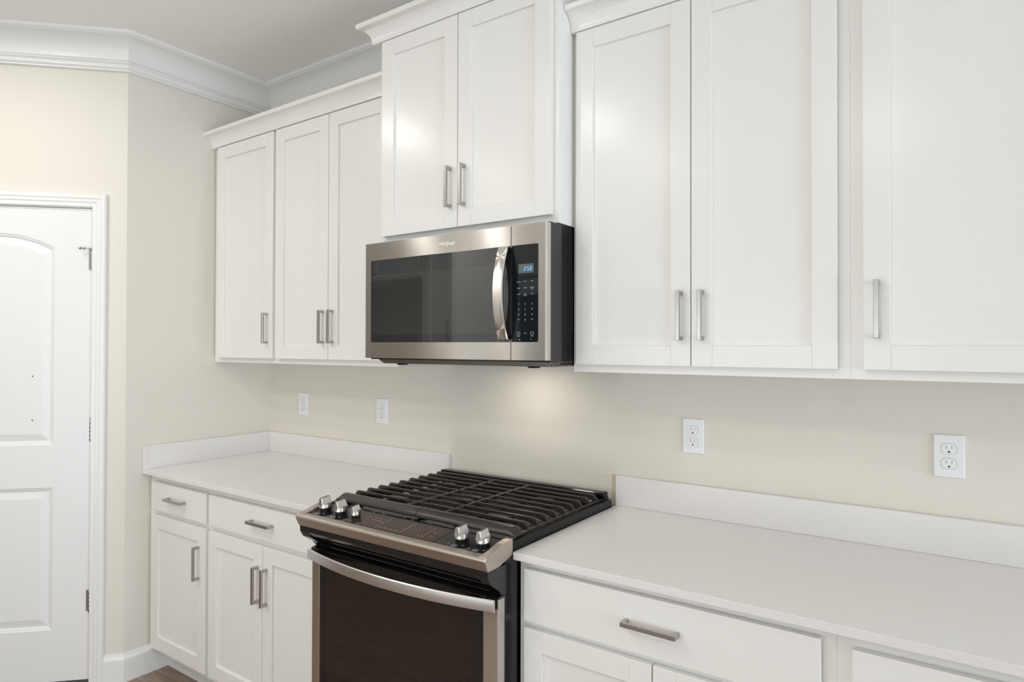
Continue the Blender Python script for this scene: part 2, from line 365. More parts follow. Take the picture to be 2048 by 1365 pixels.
def upper(label, x0, x1, y, z0, z1, doors, dz0, dz1, group='white wall cabinets'):
    t = thing('wall_cabinet', label, 'cabinet', ((x0 + x1) / 2, 0, z0), 0, group)
    b = NB(); st = [(x0, x0 + .038), (x1 - .038, x1)]
    if len(doors) == 2: m = (doors[0][1] + doors[1][0]) / 2; st.append((m - .019, m + .019))
    carcass(b, x0, x1, y, z0, z1, [(z0, z0 + .038), (z1 - .038, z1)], st)
    obj('cabinet_body', b, M['cab'], t)
    for (a, c, hx, hz) in doors:
        d = shaker('door', a, c, dz0, dz1, y - .0005, t)
        if hx: pull(hx, hz, y - .0205, True, d)
    return t
ZU0, ZT = 1.387, 2.453
upper('white shaker wall cabinet with one narrow door, nearest the left wall', .002, .4953, FU, ZU0, ZT, [(.050, .490, .4545, 1.5445)], 1.4095, 2.424)
upper('white two-door shaker wall cabinet just left of the microwave', .4953, 1.2485, FU, ZU0, ZT, [(.510, .8655, .838, 1.5445), (.869, 1.2245, .8965, 1.5445)], 1.4095, 2.424)
upper('short white two-door shaker cabinet raised above the microwave', 1.2497, 2.0105, -.403, 1.838, 2.605, [(1.2745, 1.6295, 1.600, 1.996), (1.6325, 1.9925, 1.660, 1.996)], 1.862, 2.572)
upper('white two-door shaker wall cabinet just right of the microwave', 2.0115, 2.7798, FU, ZU0, ZT, [(2.0285, 2.3885, 2.3615, 1.551), (2.391, 2.7535, 2.4215, 1.551)], 1.4105, 2.434)
upper('white shaker wall cabinet at the far right edge of the picture', 2.7800, 3.2400, FU, ZU0, ZT, [(2.8090, 3.2110, 2.839, 1.554)], 1.4105, 2.434)
upper('white two-door wall cabinet beyond the right edge, out of view', 3.2410, 4.0000, FU, ZU0, ZT, [(3.2700, 3.6190, 3.58, 1.551), (3.6220, 3.9710, 3.66, 1.551)], 1.4105, 2.434)

def cab_crown(name, label, path, zb, h=.069, p=.067):
    prof = [(0, zb), (.0235, zb), (.0240, zb + .005)]
    for i in range(9):
        a = math.radians(90 * i / 8); prof.append((.0240 + (p - .0270) * (1 - math.cos(a)), zb + .005 + (h - .021) * math.sin(a)))
    prof += [(p - .001, zb + h - .014), (p, zb + h - .012), (p, zb + h), (0, zb + h)]
    b = NB(); sweep(b, path, prof, lambda x, y, hh: (x, y, hh), side=-1)
    return tag(obj(name, b, M['cab'], smooth=True), label, 'moulding', 'crown mouldings on the cabinets')
cab_crown('crown_moulding', 'white crown moulding along the top of the left wall cabinets', [(.001, FU), (1.2487, FU)], 2.4275)
cab_crown('crown_moulding', 'white crown moulding wrapping the top of the raised middle cabinet', [(1.2497, -.005), (1.2497, -.403), (2.0105, -.403), (2.0105, -.005)], 2.5745)
cab_crown('crown_moulding', 'white crown moulding along the top of the right wall cabinets', [(2.0118, FU), (4.0, FU)], 2.4365)

FB, DBk = -.610, -.630
def base(label, x0, x1, drawers, doors, dz, oz, close_left=False):
    t = thing('base_cabinet', label, 'cabinet', ((x0 + x1) / 2, -.3, 0), 0, 'white base cabinets')
    b = NB(); st = [(x0, x0 + .040), (x1 - .040, x1)]
    if len(doors) == 2: m = (doors[0][1] + doors[1][0]) / 2; st.append((m - .02, m + .02))
    carcass(b, x0, x1, FB, .108, .8935, [(.108, .140), (.8555, .8935), (.705, .745)], st, bottom=.03)
    obj('cabinet_body', b, M['cab'], t)
    b = NB(); box(b, x0, x1, -.535, -.52, 0, .108, .0005); obj('toe_kick', b, M['cab'], t)
    for (a, c, hx) in drawers:
        d = slab_front('drawer', a, c, dz[0], dz[1], FB - .0005, t); pull(hx, (dz[0] + dz[1]) / 2 + .003, DBk - .0005, False, d)
    for (a, c, hx) in doors:
        d = shaker('door', a, c, oz[0], oz[1], FB - .0005, t); pull(hx, .5755, DBk - .0005, True, d)
    return t
LZ = (.7400, .8635); OZ = (.132, .7190)
base('narrow white base cabinet with one drawer and door, in the left corner', .002, .4953, [(.046, .486, .265)], [(.046, .483, .4365)], LZ, OZ)
base('white base cabinet with a wide drawer over two doors, left of the range', .4953, 1.2460, [(.507, 1.2300, .8700)], [(.507, .8705, .8455), (.8735, 1.2300, .899)], LZ, OZ)
base('white base cabinet with a wide drawer over two doors, right of the range', 2.0145, 2.7908, [(2.038, 2.7640, 2.4000)], [(2.039, 2.4000, 2.372), (2.4030, 2.7640, 2.431)], (.7305, .8700), (.132, .7140))
base('white base cabinet under the counter at the right edge, drawer front cut off', 2.7910, 3.5500, [(2.821, 3.5200, 3.1700)], [(2.821, 3.1690, 3.141), (3.1720, 3.5200, 3.20)], (.7250, .8640), (.132, .7080))
base('white base cabinet beyond the right edge, out of view', 3.5510, 4.0000, [(3.575, 3.976, 3.775)], [(3.575, 3.976, 3.604)], (.7250, .8640), (.132, .7080))

# ---------------------------------------------------------------- worktops with upstands
CT, CB, CD = .914, .894, -.6495
t = thing('countertop', 'white quartz countertop left of the range with upstands in the corner', 'countertop', (.62, -.32, CB), 0, 'quartz worktops')
b = NB(); box(b, .0015, 1.2484, CD, -.001, CB, CT, .0015); obj('worktop', b, M['quartz'], t)
b = NB(); box(b, .0215, 1.2484, -.020, -.0012, CT + .0002, 1.016, .001); obj('backsplash', b, M['quartz'], t)
b = NB(); box(b, .0015, .0210, CD + .0005, -.0012, CT + .0002, 1.016, .001); obj('side_splash', b, M['quartz'], t)
t = thing('countertop', 'long white quartz countertop running right of the range with a low upstand', 'countertop', (3.0, -.32, CB), 0, 'quartz worktops')
b = NB(); tt = bmesh.new()
box(tt, 2.0134, 4.0, CD, -.001, CB, CT)
es = [e for e in tt.edges if all(abs(v.co.x - 2.0134) < 1e-5 and abs(v.co.y - CD) < 1e-5 for v in e.verts)]
bmesh.ops.bevel(tt, geom=es, offset=.006, segments=4, affect='EDGES', profile=.5)
es = [e for e in tt.edges if e.calc_face_angle(0) > .8]; bmesh.ops.bevel(tt, geom=es, offset=.0015, segments=2, affect='EDGES'); merge(b, tt)
obj('worktop', b, M['quartz'], t)
b = NB(); box(b, 2.0134, 4.0, -.020, -.0012, CT + .0002, 1.016, .001); obj('backsplash', b, M['quartz'], t)

# ---------------------------------------------------------------- outlets
def outlet(xc, zc, label):
    t = thing('wall_outlet', label, 'outlet', (xc, -.0005, zc), 0, 'white duplex outlets on the back wall')
    b = NB(); w_, h_ = .070, .1145
    tt = bmesh.new(); box(tt, xc - w_ / 2, xc + w_ / 2, -.0062, -.0002, zc - h_ / 2, zc + h_ / 2)
    es = [e for e in tt.edges if all(v.co.y < -.006 for v in e.verts)]
    bmesh.ops.bevel(tt, geom=es, offset=.0045, segments=4, affect='EDGES', profile=.6); merge(b, tt)
    obj('cover_plate', b, M['plastic'], t, smooth=True)
    for s in (-1, 1):
        zz = zc + s * .0195; r = .0172; flat = .0140
        pts = []
        for i in range(48):
            a = 2 * math.pi * i / 48; pts.append((xc + r * math.cos(a), zz + max(-flat, min(flat, r * math.sin(a)))))
        b = NB(); prism(b, [(xc + (x - xc) * 1.05, zz + (z - zz) * 1.05) for x, z in pts], 'y', -.00635, -.0060)
        rc = obj('receptacle', b, M['greyslot'], t)
        b = NB(); prism(b, pts, 'y', -.0076, -.0061); obj('socket_face', b, M['plastic'], rc)
        b = NB(); box(b, xc - .0072, xc - .0054, -.0078, -.0072, zz - .0005, zz + .0085); box(b, xc + .0054, xc + .0070, -.0078, -.0072, zz + .0005, zz + .0078)
        obj('blade_slots', b, M['greyslot'], rc)
        b = NB(); cyl(b, (xc, -.0075, zz - .0078), .0026, .0026, .0006, 'y', 16); obj('ground_hole', b, M['slot'], rc)
    b = NB(); cyl(b, (xc, -.0066, zc), .0028, .0024, .0012, 'y', 16); box(b, xc - .0024, xc + .0024, -.0074, -.0071, zc - .0003, zc + .0003); obj('screw', b, M['plastic'], t)
outlet(.2765, 1.1735, 'white duplex outlet nearest the left corner')
outlet(.8418, 1.1700, 'white duplex outlet on the wall just left of the range')
outlet(2.2825, 1.1735, 'white duplex outlet under the cabinet just right of the microwave')
outlet(2.9735, 1.1765, 'largest white duplex outlet, nearest the right edge of the picture')

# ---------------------------------------------------------------- microwave
mw = thing('microwave', 'stainless over-the-range microwave with dark window and clock reading 2:58', 'microwave', (1.631, 0, 1.403))
X0, X1, MF = 1.2500, 2.0105, -.4750
b = NB(); box(b, X0 + .002, X1 - .0022, -.39, -.002, 1.408, 1.835, .002)
for (a0, a1, c0, c1) in ((-.372, -.335, 1.74, 1.80), (-.372, -.300, 1.51, 1.70), (-.372, -.300, 1.425, 1.475)):
    box(b, X1 - .0028, X1 - .0012, a0, a1, c0, c1, .0006)
obj('housing', b, M['blacksatin'], mw)
b = NB(); box(b, X0 + .001, X1 - .0003, -.450, -.385, 1.4185, 1.8345, .0015); obj('front_chassis', b, M['blackgloss'], mw)
def bow_frame(bm, xs, z0, z1, yf, yb, hole=None, xa=None, xb=None):
    pass
# stainless front: a plate with a soft-edged right end; window/control openings are cut as a band
ZB0, ZB1 = 1.4235, 1.8300; GX0, GX1, GZ0, GZ1 = 1.2760, 1.9835, 1.4780, 1.7690; SP = 1.8855
def rrect(x0, x1, z0, z1, r, corners=(1, 1, 1, 1), seg=5):
    pts = []
    for (cx_, cz_, a0, on) in ((x0 + r, z0 + r, 180, corners[0]), (x1 - r, z0 + r, 270, corners[1]), (x1 - r, z1 - r, 0, corners[2]), (x0 + r, z1 - r, 90, corners[3])):
        if on:
            for i in range(seg + 1): a = math.radians(a0 + 90 * i / seg); pts.append((cx_ + r * math.cos(a), cz_ + r * math.sin(a)))
        else:
            sx = -1 if a0 in (180, 90) else 1; sz = -1 if a0 in (180, 270) else 1
            pts.append((cx_ + sx * r, cz_ + sz * r))
    return pts
def frame_ring(bm, outer, inner, yf, yb):
    """plate with a hole: outer is 4 points, inner a rounded rect (both CCW from bottom-left)"""
    t = bmesh.new(); vo = [t.verts.new((x, yf, z)) for x, z in outer]; vi = [t.verts.new((x, yf, z)) for x, z in inner]
    eo = [t.edges.new((vo[i], vo[(i + 1) % len(vo)])) for i in range(len(vo))]; ei = [t.edges.new((vi[i], vi[(i + 1) % len(vi)])) for i in range(len(vi))]
    bmesh.ops.triangle_fill(t, use_beauty=True, use_dissolve=False, edges=eo + ei)
    r = bmesh.ops.extrude_face_region(t, geom=t.faces[:]); vs = [g for g in r['geom'] if isinstance(g, bmesh.types.BMVert)]
    bmesh.ops.translate(t, verts=vs, vec=(0, yb - yf, 0)); bmesh.ops.recalc_face_normals(t, faces=t.faces[:]); merge(bm, t)
# door (left) and control side (right)
mdoor = None
b = NB()
frame_ring(b, [(X0 - .0005, ZB0), (SP - .0013, ZB0), (SP - .0013, ZB1), (X0 - .0005, ZB1)], rrect(GX0, SP - .0028, GZ0, GZ1, .006, (1, 0, 0, 1)), MF, -.4505)
mdoor = obj('microwave_door', b, M['steel'], mw, label='brushed stainless door frame')
b = NB(); prism(b, rrect(GX0 + .0003, SP - .0013, GZ0 + .0003, GZ1 - .0003, .006, (1, 0, 0, 1)), 'y', MF + .0012, -.452); obj('window', b, M['glass'], mdoor, label='dark glass window')
b = NB(); prism(b, rrect(1.2830, 1.8560, 1.5060, 1.7160, .010), 'y', MF + .0010, MF + .0016); obj('window_screen', b, M['screen'], mdoor, label='slightly lighter see-through screen area')
b = NB(); frame_ring(b, rrect(GX0 - .0012, SP - .001, GZ0 - .0012, GZ1 + .0012, .007, (1, 0, 0, 1)), rrect(GX0 + .0002, SP - .002, GZ0 + .0002, GZ1 - .0002, .006, (1, 0, 0, 1)), MF - .0006, MF + .001); obj('window_trim', b, M['chrome'], mdoor)
b = NB()
frame_ring(b, [(SP + .0013, ZB0), (X1 - .004, ZB0), (X1 - .004, ZB1), (SP + .0013, ZB1)], rrect(SP + .0028, GX1, GZ0, GZ1, .006, (0, 1, 1, 0)), MF, -.4505)
prism(b, [(X1 - .0041, MF), (X1 - .0034, MF + .0006), (X1 - .0006, MF + .0080), (X1 + .0005, MF + .013), (X1 + .0005, -.4505), (X1 - .0041, -.4505)], 'z', ZB0, ZB1)
cp = obj('control_side', b, M['steel'], mw, label='stainless strip holding the keypad')
b = NB(); prism(b, rrect(SP + .0013, GX1 - .0003, GZ0 + .0003, GZ1 - .0003, .006, (0, 1, 1, 0)), 'y', MF + .0012, -.452); kp = obj('keypad_panel', b, M['keyglass'], cp, label='glossy black touch keypad')
KY = MF + .0008
RX = Matrix.Rotation(math.radians(90), 4, 'X')
b = NB()
def leg(s, x, z, size=.0042, sh=0): text_mesh(b, s, size, .0002, Matrix.Translation((x, KY, z)) @ RX, shear=sh)
kx = (1.9130, 1.9365, 1.9610)
for row, z in ((('Popcorn', 'Potato', 'Pizza'), 1.6590), (('Steam', 'Reheat', 'Defrost'), 1.6400), (('Soften', 'Melt', 'Power'), 1.6215)):
    for s, x in zip(row, kx): leg(s, x, z, .0043)
for s, x in zip(('Cook', 'Convert'), (kx[2], kx[1])): leg(s, x, 1.6355 if s == 'Cook' else 1.6170, .0038)
obj('function_legends', b, M['ink'], kp); b = NB()
for r_, z in (('123', 1.5920), ('456', 1.5760), ('789', 1.5600)):
    for s, x in zip(r_, kx): leg(s, x, z, .0075)
leg('Timer', kx[0], 1.5455, .0038); leg('0', kx[1], 1.5445, .0075); leg('Clock', kx[2], 1.5455, .0038)
obj('number_legends', b, M['ink'], kp); b = NB()
for x, s, l2 in ((kx[0], 'X', 'Cancel'), (kx[2], '>', 'Start')):
    leg(s, x, 1.5040, .0048); leg(l2, x, 1.4955, .0038)
    for (a0, a1, c0, c1) in ((-.0055, .0055, .0045, .0051), (-.0055, .0055, -.0051, -.0045), (-.0055, -.0049, -.0051, .0051), (.0049, .0055, -.0051, .0051)):
        box(b, x + a0, x + a1, KY - .0002, KY + .0002, 1.5040 + c0, 1.5040 + c1)
leg('+30 sec', kx[1], 1.5045, .0036); leg('o', kx[0] + .004, 1.4862, .009); leg('Y', kx[2] - .004, 1.4862, .006)
obj('start_legends', b, M['ink'], kp)
b = NB(); box(b, 1.9125, 1.9660, KY - .0001, KY + .0005, 1.6840, 1.7110); ds = obj('display', b, M['lcd'], cp, label='clock display with blue digits')
b = NB()
SEG = {'2': 'abged', '5': 'afgcd', '8': 'abcdefg'}
def digit(x, z, ch, w_=.0052, h_=.0125, t_=.0011, sh=.12):
    H = h_ / 2
    R = {'a': (0, w_, h_ - t_, h_), 'g': (0, w_, H - t_ / 2, H + t_ / 2), 'd': (0, w_, 0, t_), 'f': (0, t_, H, h_), 'b': (w_ - t_, w_, H, h_), 'e': (0, t_, 0, H), 'c': (w_ - t_, w_, 0, H)}
    for s in SEG[ch]:
        a0, a1, c0, c1 = R[s]; prism(b, [(x + a0 + c0 * sh, z + c0), (x + a1 + c0 * sh, z + c0), (x + a1 + c1 * sh, z + c1), (x + a0 + c1 * sh, z + c1)], 'y', KY - .0006, KY - .0001)
dz = 1.6905
digit(1.9310, dz, '2'); digit(1.9435, dz, '5'); digit(1.9525, dz, '8')
for z in (dz + .003, dz + .0085): box(b, 1.9398, 1.9412, KY - .0006, KY - .0001, z, z + .0012)
obj('clock_digits', b, M['digit'], ds)
# bowed vertical handle
b = NB(); ns = 24; secs = []
for i in range(ns + 1):
    u = i / ns; z = 1.4860 + (1.7660 - 1.4860) * u; bow = 1 - (2 * u - 1) ** 2
    y = MF - .012 - .030 * bow; wd = .0185
    xc = 1.8650
    prof = [(-wd, .004), (-wd, .000), (-wd + .003, -.0035), (wd - .003, -.0035), (wd, 0), (wd, .004)]
    secs.append([b.verts.new((xc + px, y + py, z)) for px, py in prof])
for a, c in zip(secs, secs[1:]):
    for i in range(6): b.faces.new((a[i], a[(i + 1) % 6], c[(i + 1) % 6], c[i]))
b.faces.new(secs[0]); b.faces.new(secs[-1][::-1]); bmesh.ops.recalc_face_normals(b, faces=b.faces[:])
hd = obj('handle', b, M['steel'], mdoor, smooth=True, label='tall bowed stainless handle')
for z0_, z1_ in ((1.4865, 1.5010), (1.7510, 1.7655)):
    b = NB(); box(b, 1.8520, 1.8800, MF - .0125, MF + .0008, z0_, z1_, .001); obj('handle_mount', b, M['blacksatin'], hd)
# badge
b = NB()
text_mesh(b, 'Whirlpool', .0175, .0009, Matrix.Translation((1.6270, MF - .0004, 1.7985)) @ RX, shear=.35, space=.95, bold=.0005)
obj('badge', b, M['badge'], mdoor, label='embossed maker name')
b = NB(); t_ = bmesh.new()
for i in range(26):
    pass
t_.free()
ring = []
for i in range(41):
    a = math.radians(200 + 250 * i / 40); ring.append((1.6290 + .0125 * math.cos(a), 1.7975 + .0075 * math.sin(a) + .2 * .0125 * math.cos(a)))
for p_, q_ in zip(ring, ring[1:]):
    v = [b.verts.new(c) for c in ((p_[0], MF - .0008, p_[1]), (q_[0], MF - .0008, q_[1]), (q_[0], MF - .0008, q_[1] + .0009), (p_[0], MF - .0008, p_[1] + .0009))]; b.faces.new(v)
bmesh.ops.remove_doubles(b, verts=b.verts[:], dist=1e-6)
r = bmesh.ops.extrude_face_region(b, geom=b.faces[:]); bmesh.ops.translate(b, verts=[g for g in r['geom'] if isinstance(g, bmesh.types.BMVert)], vec=(0, .0009, 0))
bmesh.ops.recalc_face_normals(b, faces=b.faces[:])
obj('badge_swirl', b, M['badge'], mdoor)
# underside pan, grease filters, lamp
b = NB(); prism(b, [(1.2850, 1.4195), (1.3150, 1.4045), (2.0060, 1.4045), (2.0090, 1.4195)], 'y', -.448, -.012, .001)
ub = obj('bottom_pan', b, M['pan'], mw, label='dark metal underside pan')
b = NB(); cyl(b, (1.9400, -.430, 1.4025), .018, .022, .005, 'z', 24, .001); lm = obj('lamp_lens', b, M['blacksatin'], ub)
b = NB(); cyl(b, (1.3900, -.430, 1.4025), .018, .022, .005, 'z', 24, .001); obj('lamp_lens', b, M['blacksatin'], ub)
b = NB()
for (p_, q_) in (((1.995, -.452, 1.4185), (2.006, -.448, 1.4170)), ((2.006, -.448, 1.4170), (2.0115, -.425, 1.4030))):
    p_ = Vector(p_); q_ = Vector(q_); t_ = bmesh.new(); bmesh.ops.create_cone(t_, cap_ends=True, segments=8, radius1=.0012, radius2=.0012, depth=(q_ - p_).length)
    merge(b, t_, Matrix.Translation((p_ + q_) / 2) @ (q_ - p_).to_track_quat('Z', 'Y').to_matrix().to_4x4())
obj('retaining_clip', b, M['zinc'], ub)
b = NB(); box(b, 1.638, 1.732, -.232, -.168, 1.4030, 1.4050, .0005); obj('task_lamp', b, M['lens'], ub, label='lit cooktop lamp')
area('task_light', (1.685, -.20, 1.4010), (0, 0, 0), .09, .06, TASK_W, (1.0, .90, .76))

# ---------------------------------------------------------------- range
rg = thing('gas_range', 'stainless and black slide-in gas range between the base cabinets', 'range', (1.631, -.35, 0))
RX0, RX1 = 1.2505, 2.0113
b = NB(); box(b, RX0 + .003, RX1 - .003, -.675, -.030, .06, .905, .002)
for yy in (-.660, -.648): box(b, RX1 - .0035, RX1 - .0022, yy, yy + .006, .15, .80, .0006)
obj('oven_body', b, M['blackgloss'], rg)
for xx in (RX0 + .06, RX1 - .06):
    for yy in (-.60, -.10): b = NB(); cyl(b, (xx, yy, .03), .018, .014, .06, 'z', 16); obj('leg', b, M['blacksatin'], rg)
# cooktop: shallow tray with raised rim and rear lip
b = NB(); tt = bmesh.new()
prism(b, [(-.640, .905), (-.046, .905), (-.046, .944), (-.052, .950), (-.072, .950), (-.082, .932), (-.600, .930), (-.640, .936)], 'x', RX0 + .012, RX1 - .012, .0015)
for x0_, x1_ in ((RX0, RX0 + .014), (RX1 - .014, RX1)): prism(b, [(-.642, .900), (-.045, .900), (-.045, .934), (-.055, .940), (-.642, .940)], 'x', x0_, x1_, .002)
obj('cooktop', b, M['enamel'], rg, label='black enamel cooktop')
b = NB(); box(b, RX0 + .014, RX1 - .012, -.0860, -.0480, .948, .9655, .006, 3); obj('rear_guard', b, M['enamel'], rg)
b = NB()
for xa, xb_ in ((1.290, 1.60), (1.66, 1.975)):
    box(b, xa, xb_, -.6255, -.6235, .9355, .9375, .0004)
obj('cooktop_glint_ridge', b, M['chrome'], rg)  # bright metal ridges put in for highlight lines on the cooktop front
def burner(x, y, r, oval=0):
    b = NB()
    cyl(b, (x, y, .9355), r + .014, r + .008, .007, 'z', 40, .001); cyl(b, (x, y, .9425), r, r, .008, 'z', 40, .001)
    if oval:
        for v in b.verts: v.co.y = y + (v.co.y - y) * oval
    o = obj('burner', b, M['blacksatin'], rg, smooth=True)
    b = NB(); cyl(b, (x, y, .9485), r - .003, r - .006, .005, 'z', 40, .0012)
    if oval:
        for v in b.verts: v.co.y = y + (v.co.y - y) * oval
    obj('burner_cap', b, M['iron'], o, smooth=True)
for x, y, r in ((1.420, -.215, .030), (1.420, -.470, .042), (1.842, -.215, .036), (1.842, -.470, .045)): burner(x, y, r)
burner(1.631, -.345, .026, 2.6)
# two cast-iron grates with finger bars
ys = [-.535 + i * .0523 for i in range(9)]
def grate(x_out, x_in, xc_):
    sgn = 1 if x_in > x_out else -1
    g = NB(); top, low = .9655, .9405
    def bar(y, w_=.0034, lift=0):
        xo = x_out; poly = [(xo + sgn * .002, low), (xo + sgn * .004, low + .009), (xo + sgn * .014, top - .003), (xo + sgn * .021, top),
                            (x_in, top), (x_in, top - .009), (xo + sgn * .050, top - .010), (xo + sgn * .030, low + .004), (xo + sgn * .018, low)]
        prism(g, poly, 'y', y - w_, y + w_, .0014)
    for y in ys: bar(y)
    # broad front bar
    pr = [(-.6160, .9420), (-.6185, .9460), (-.6180, .9500), (-.6150, .9545), (-.6105, .9590), (-.6045, .9630), (-.5975, .9655), (-.5900, .9665), (-.5840, .9660), (-.5800, .9630), (-.5800, .9440)]
    t = bmesh.new(); A = []
    for x, sc in ((x_out - sgn * .004, .25), (x_out + sgn * .004, .55), (x_out + sgn * .016, 1.0), (x_in, 1.0)):
        A.append([t.verts.new((x, y, .9440 + (z - .9440) * sc)) for y, z in pr])
    for p_, q_ in zip(A, A[1:]):
        for i in range(len(pr)): t.faces.new((p_[i], p_[(i + 1) % len(pr)], q_[(i + 1) % len(pr)], q_[i]))
    t.faces.new(A[0]); t.faces.new(A[-1][::-1]); bmesh.ops.recalc_face_normals(t, faces=t.faces[:]); merge(g, t)
    # side rail and cross bars
    for i in range(10):
        pass
    box(g, min(x_out + sgn * .002, x_out + sgn * .012), max(x_out + sgn * .002, x_out + sgn * .012), -.590, -.105, .9385, .9460, .001)
    box(g, xc_ - .0042, xc_ + .0042, -.590, ys[-1] + .004, .9520, .9648, .0012)
    for y in (-.590, -.105): box(g, x_in - .006 if sgn > 0 else x_in, x_in if sgn > 0 else x_in + .006, y - .004, y + .004, .9320, .9560, .001)
    for y in (-.56, -.33, -.12): box(g, min(x_out + sgn * .003, x_out + sgn * .015), max(x_out + sgn * .003, x_out + sgn * .015), y - .007, y + .007, .9305, .9400, .001)
    return obj('grate', g, M['iron'], rg, smooth=True, label='cast-iron grate half')
grate(1.2645, 1.6300, 1.5625); grate(1.9965, 1.6325, 1.7170)
# bezel: front strip and two wings
b = NB()
fp = [(-.7430, .9285), (-.7630, .9275), (-.7690, .9245), (-.7700, .9180), (-.7560, .8890), (-.7430, .8890)]
prism(b, fp, 'x', RX0 + .004, RX1 - .0, .0015)
for x0_, x1_ in ((RX0 + .000, RX0 + .024), (RX1 - .022, RX1 + .001)):
    prism(b, [(-.7560, .8888), (-.7700, .9185), (-.7640, .9280), (-.7250, .9345), (-.6900, .9440), (-.6620, .9475), (-.6440, .9470), (-.6440, .9050), (-.6700, .8990), (-.7100, .8890)], 'x', x0_, x1_, .0016)
obj('control_bezel', b, M['steel2'], rg, label='warm brushed stainless bezel')
b = NB(); prism(b, [(-.7440, .9268), (-.6430, .9385), (-.6430, .905), (-.7440, .895)], 'x', RX0 + .020, RX1 - .020, .0005)
pn = obj('control_panel', b, M['blackgloss'], rg, label='glossy black control panel')
sl = math.atan2(.9385 - .9268, .101)
def onp(x, y, lift=.0006):
    z = .9268 + (y + .7440) * math.tan(sl) + lift; return Vector((x, y, z))
PM = lambda x, y, l=.0006: Matrix.Translation(onp(x, y, l)) @ Matrix.Rotation(sl, 4, 'X')
b = NB(); t_ = bmesh.new(); box(t_, -.180, .180, -.042, .042, -.0006, .0003); merge(b, t_, PM(1.630, -.6975)); tp = obj('touch_panel', b, M['brown'], pn, label='brown touch keypad')
b = NB()
def lg(s, x, y, size): text_mesh(b, s, size, .0001, PM(x, y, .0012))
for i, s in enumerate(('Bake', 'Broil', 'Keep Warm', 'Clean')): lg(s, 1.500 + i * .0215, -.690 - .002 * (i % 2), .0052)
for i, s in enumerate(('Frozen', 'Temp', 'Time')): lg(s, 1.497 + i * .022, -.675, .0042)
for i, s in enumerate(('Light', 'Timer', 'Delay', 'Clock')): lg(s, 1.590 + i * .021, -.7245, .0052)
for j in range(3):
    for i in range(3): lg(str(1 + i + 3 * j), 1.690 + i * .017, -.680 - .014 * j, .0060)
lg('0', 1.741, -.722, .0060); lg('Start', 1.775, -.690, .0056); lg('Cancel', 1.779, -.712, .0050); lg('Off', 1.760, -.725, .0046)
for x in (1.575, 1.672, 1.675, 1.755):
    t_ = bmesh.new(); box(t_, -.0003, .0003, -.036, .036, 0, .0002); merge(b, t_, PM(x, -.6975, .0011))
obj('touch_legends', b, M['inkbrown'], tp)
for x in (1.308, 1.384, 1.459, 1.880, 1.952):
    for nm, tx, dx, yy in (('low_mark', 'Lo', -.022, -.728), ('high_mark', 'Hi', .022, -.722), ('lite_mark', 'Lite', -.026, -.672)):
        b = NB(); text_mesh(b, tx, .0062 if dx > -.025 else .0050, .0001, PM(x + dx, yy, .0006)); obj(nm, b, M['ink'], pn)
    b = NB(); t_ = bmesh.new()
    for i in range(5): box(t_, -.0084 + i * .004, -.0076 + i * .004, -.006, .006, 0, .0002)
    box(t_, -.0085, .0085, -.0066, -.0058, 0, .0002)
    merge(b, t_, PM(x, -.731, .0006)); obj('flame_mark', b, M['ink'], pn)
def knob(x, y, r):
    h = .024 * r / .0225; mt = PM(x, y, .0003)
    b = NB(); t = bmesh.new(); bmesh.ops.create_cone(t, cap_ends=True, segments=32, radius1=r * .86, radius2=r * .86, depth=.009)
    merge(b, t, Matrix.Translation((0, 0, .0045)))
    for v in b.verts: v.co = mt @ v.co
    base_ = obj('knob', b, M['blackgloss'], pn, smooth=True)
    b = NB(); t = bmesh.new(); bmesh.ops.create_cone(t, cap_ends=True, segments=32, radius1=r * .94, radius2=r * .94, depth=.003); merge(b, t, mt @ Matrix.Translation((0, 0, .0105))); obj('knob_collar', b, M['slot'], base_, smooth=True)
    # skirt disc plus a tapering grip with a recessed top line
    b = NB(); t = bmesh.new(); bmesh.ops.create_cone(t, cap_ends=True, segments=40, radius1=r, radius2=r * .93, depth=.012)
    bmesh.ops.bevel(t, geom=[e for e in t.edges if e.calc_face_angle(0) > .8], offset=.0012, segments=2, affect='EDGES'); merge(b, t, mt @ Matrix.Translation((0, 0, .018)))
    gz = .0235; t = bmesh.new(); n_ = 12; prof_ = []
    for (yy, hw_) in ((-r * .96, .35), (-r * .90, .42), (r * .90, .42), (r * .95, .36)): prof_.append((yy, hw_))
    lo, hi = [], []
    for (sx) in (-1, 1):
        for (yy, hw_) in (prof_ if sx < 0 else prof_[::-1]):
            lo.append(t.verts.new((sx * r * hw_ * 1.25, yy, gz - .004))); hi.append(t.verts.new((sx * r * hw_ * .62, yy * .86, gz + h * .88)))
    n_ = len(lo); t.faces.new(lo); t.faces.new(hi[::-1])
    for i in range(n_): t.faces.new((lo[i], hi[i], hi[(i + 1) % n_], lo[(i + 1) % n_]))
    bmesh.ops.recalc_face_normals(t, faces=t.faces[:]); bmesh.ops.bevel(t, geom=[e for e in t.edges if e.calc_face_angle(0) > .6], offset=.0010, segments=2, affect='EDGES')
    merge(b, t, mt)
    gp = obj('knob_grip', b, M['chrome'], base_, smooth=True)
    b = NB(); t = bmesh.new(); box(t, -r * .10, r * .10, -r * .78, r * .78, gz + h * .88 - .001, gz + h * .88 + .0003); merge(b, t, mt); obj('knob_line', b, M['slot'], base_)
for x, y, r in ((1.308, -.694, .0215), (1.384, -.696, .0215), (1.459, -.701, .0165), (1.880, -.697, .0215), (1.952, -.696, .0215)): knob(x, y, r)
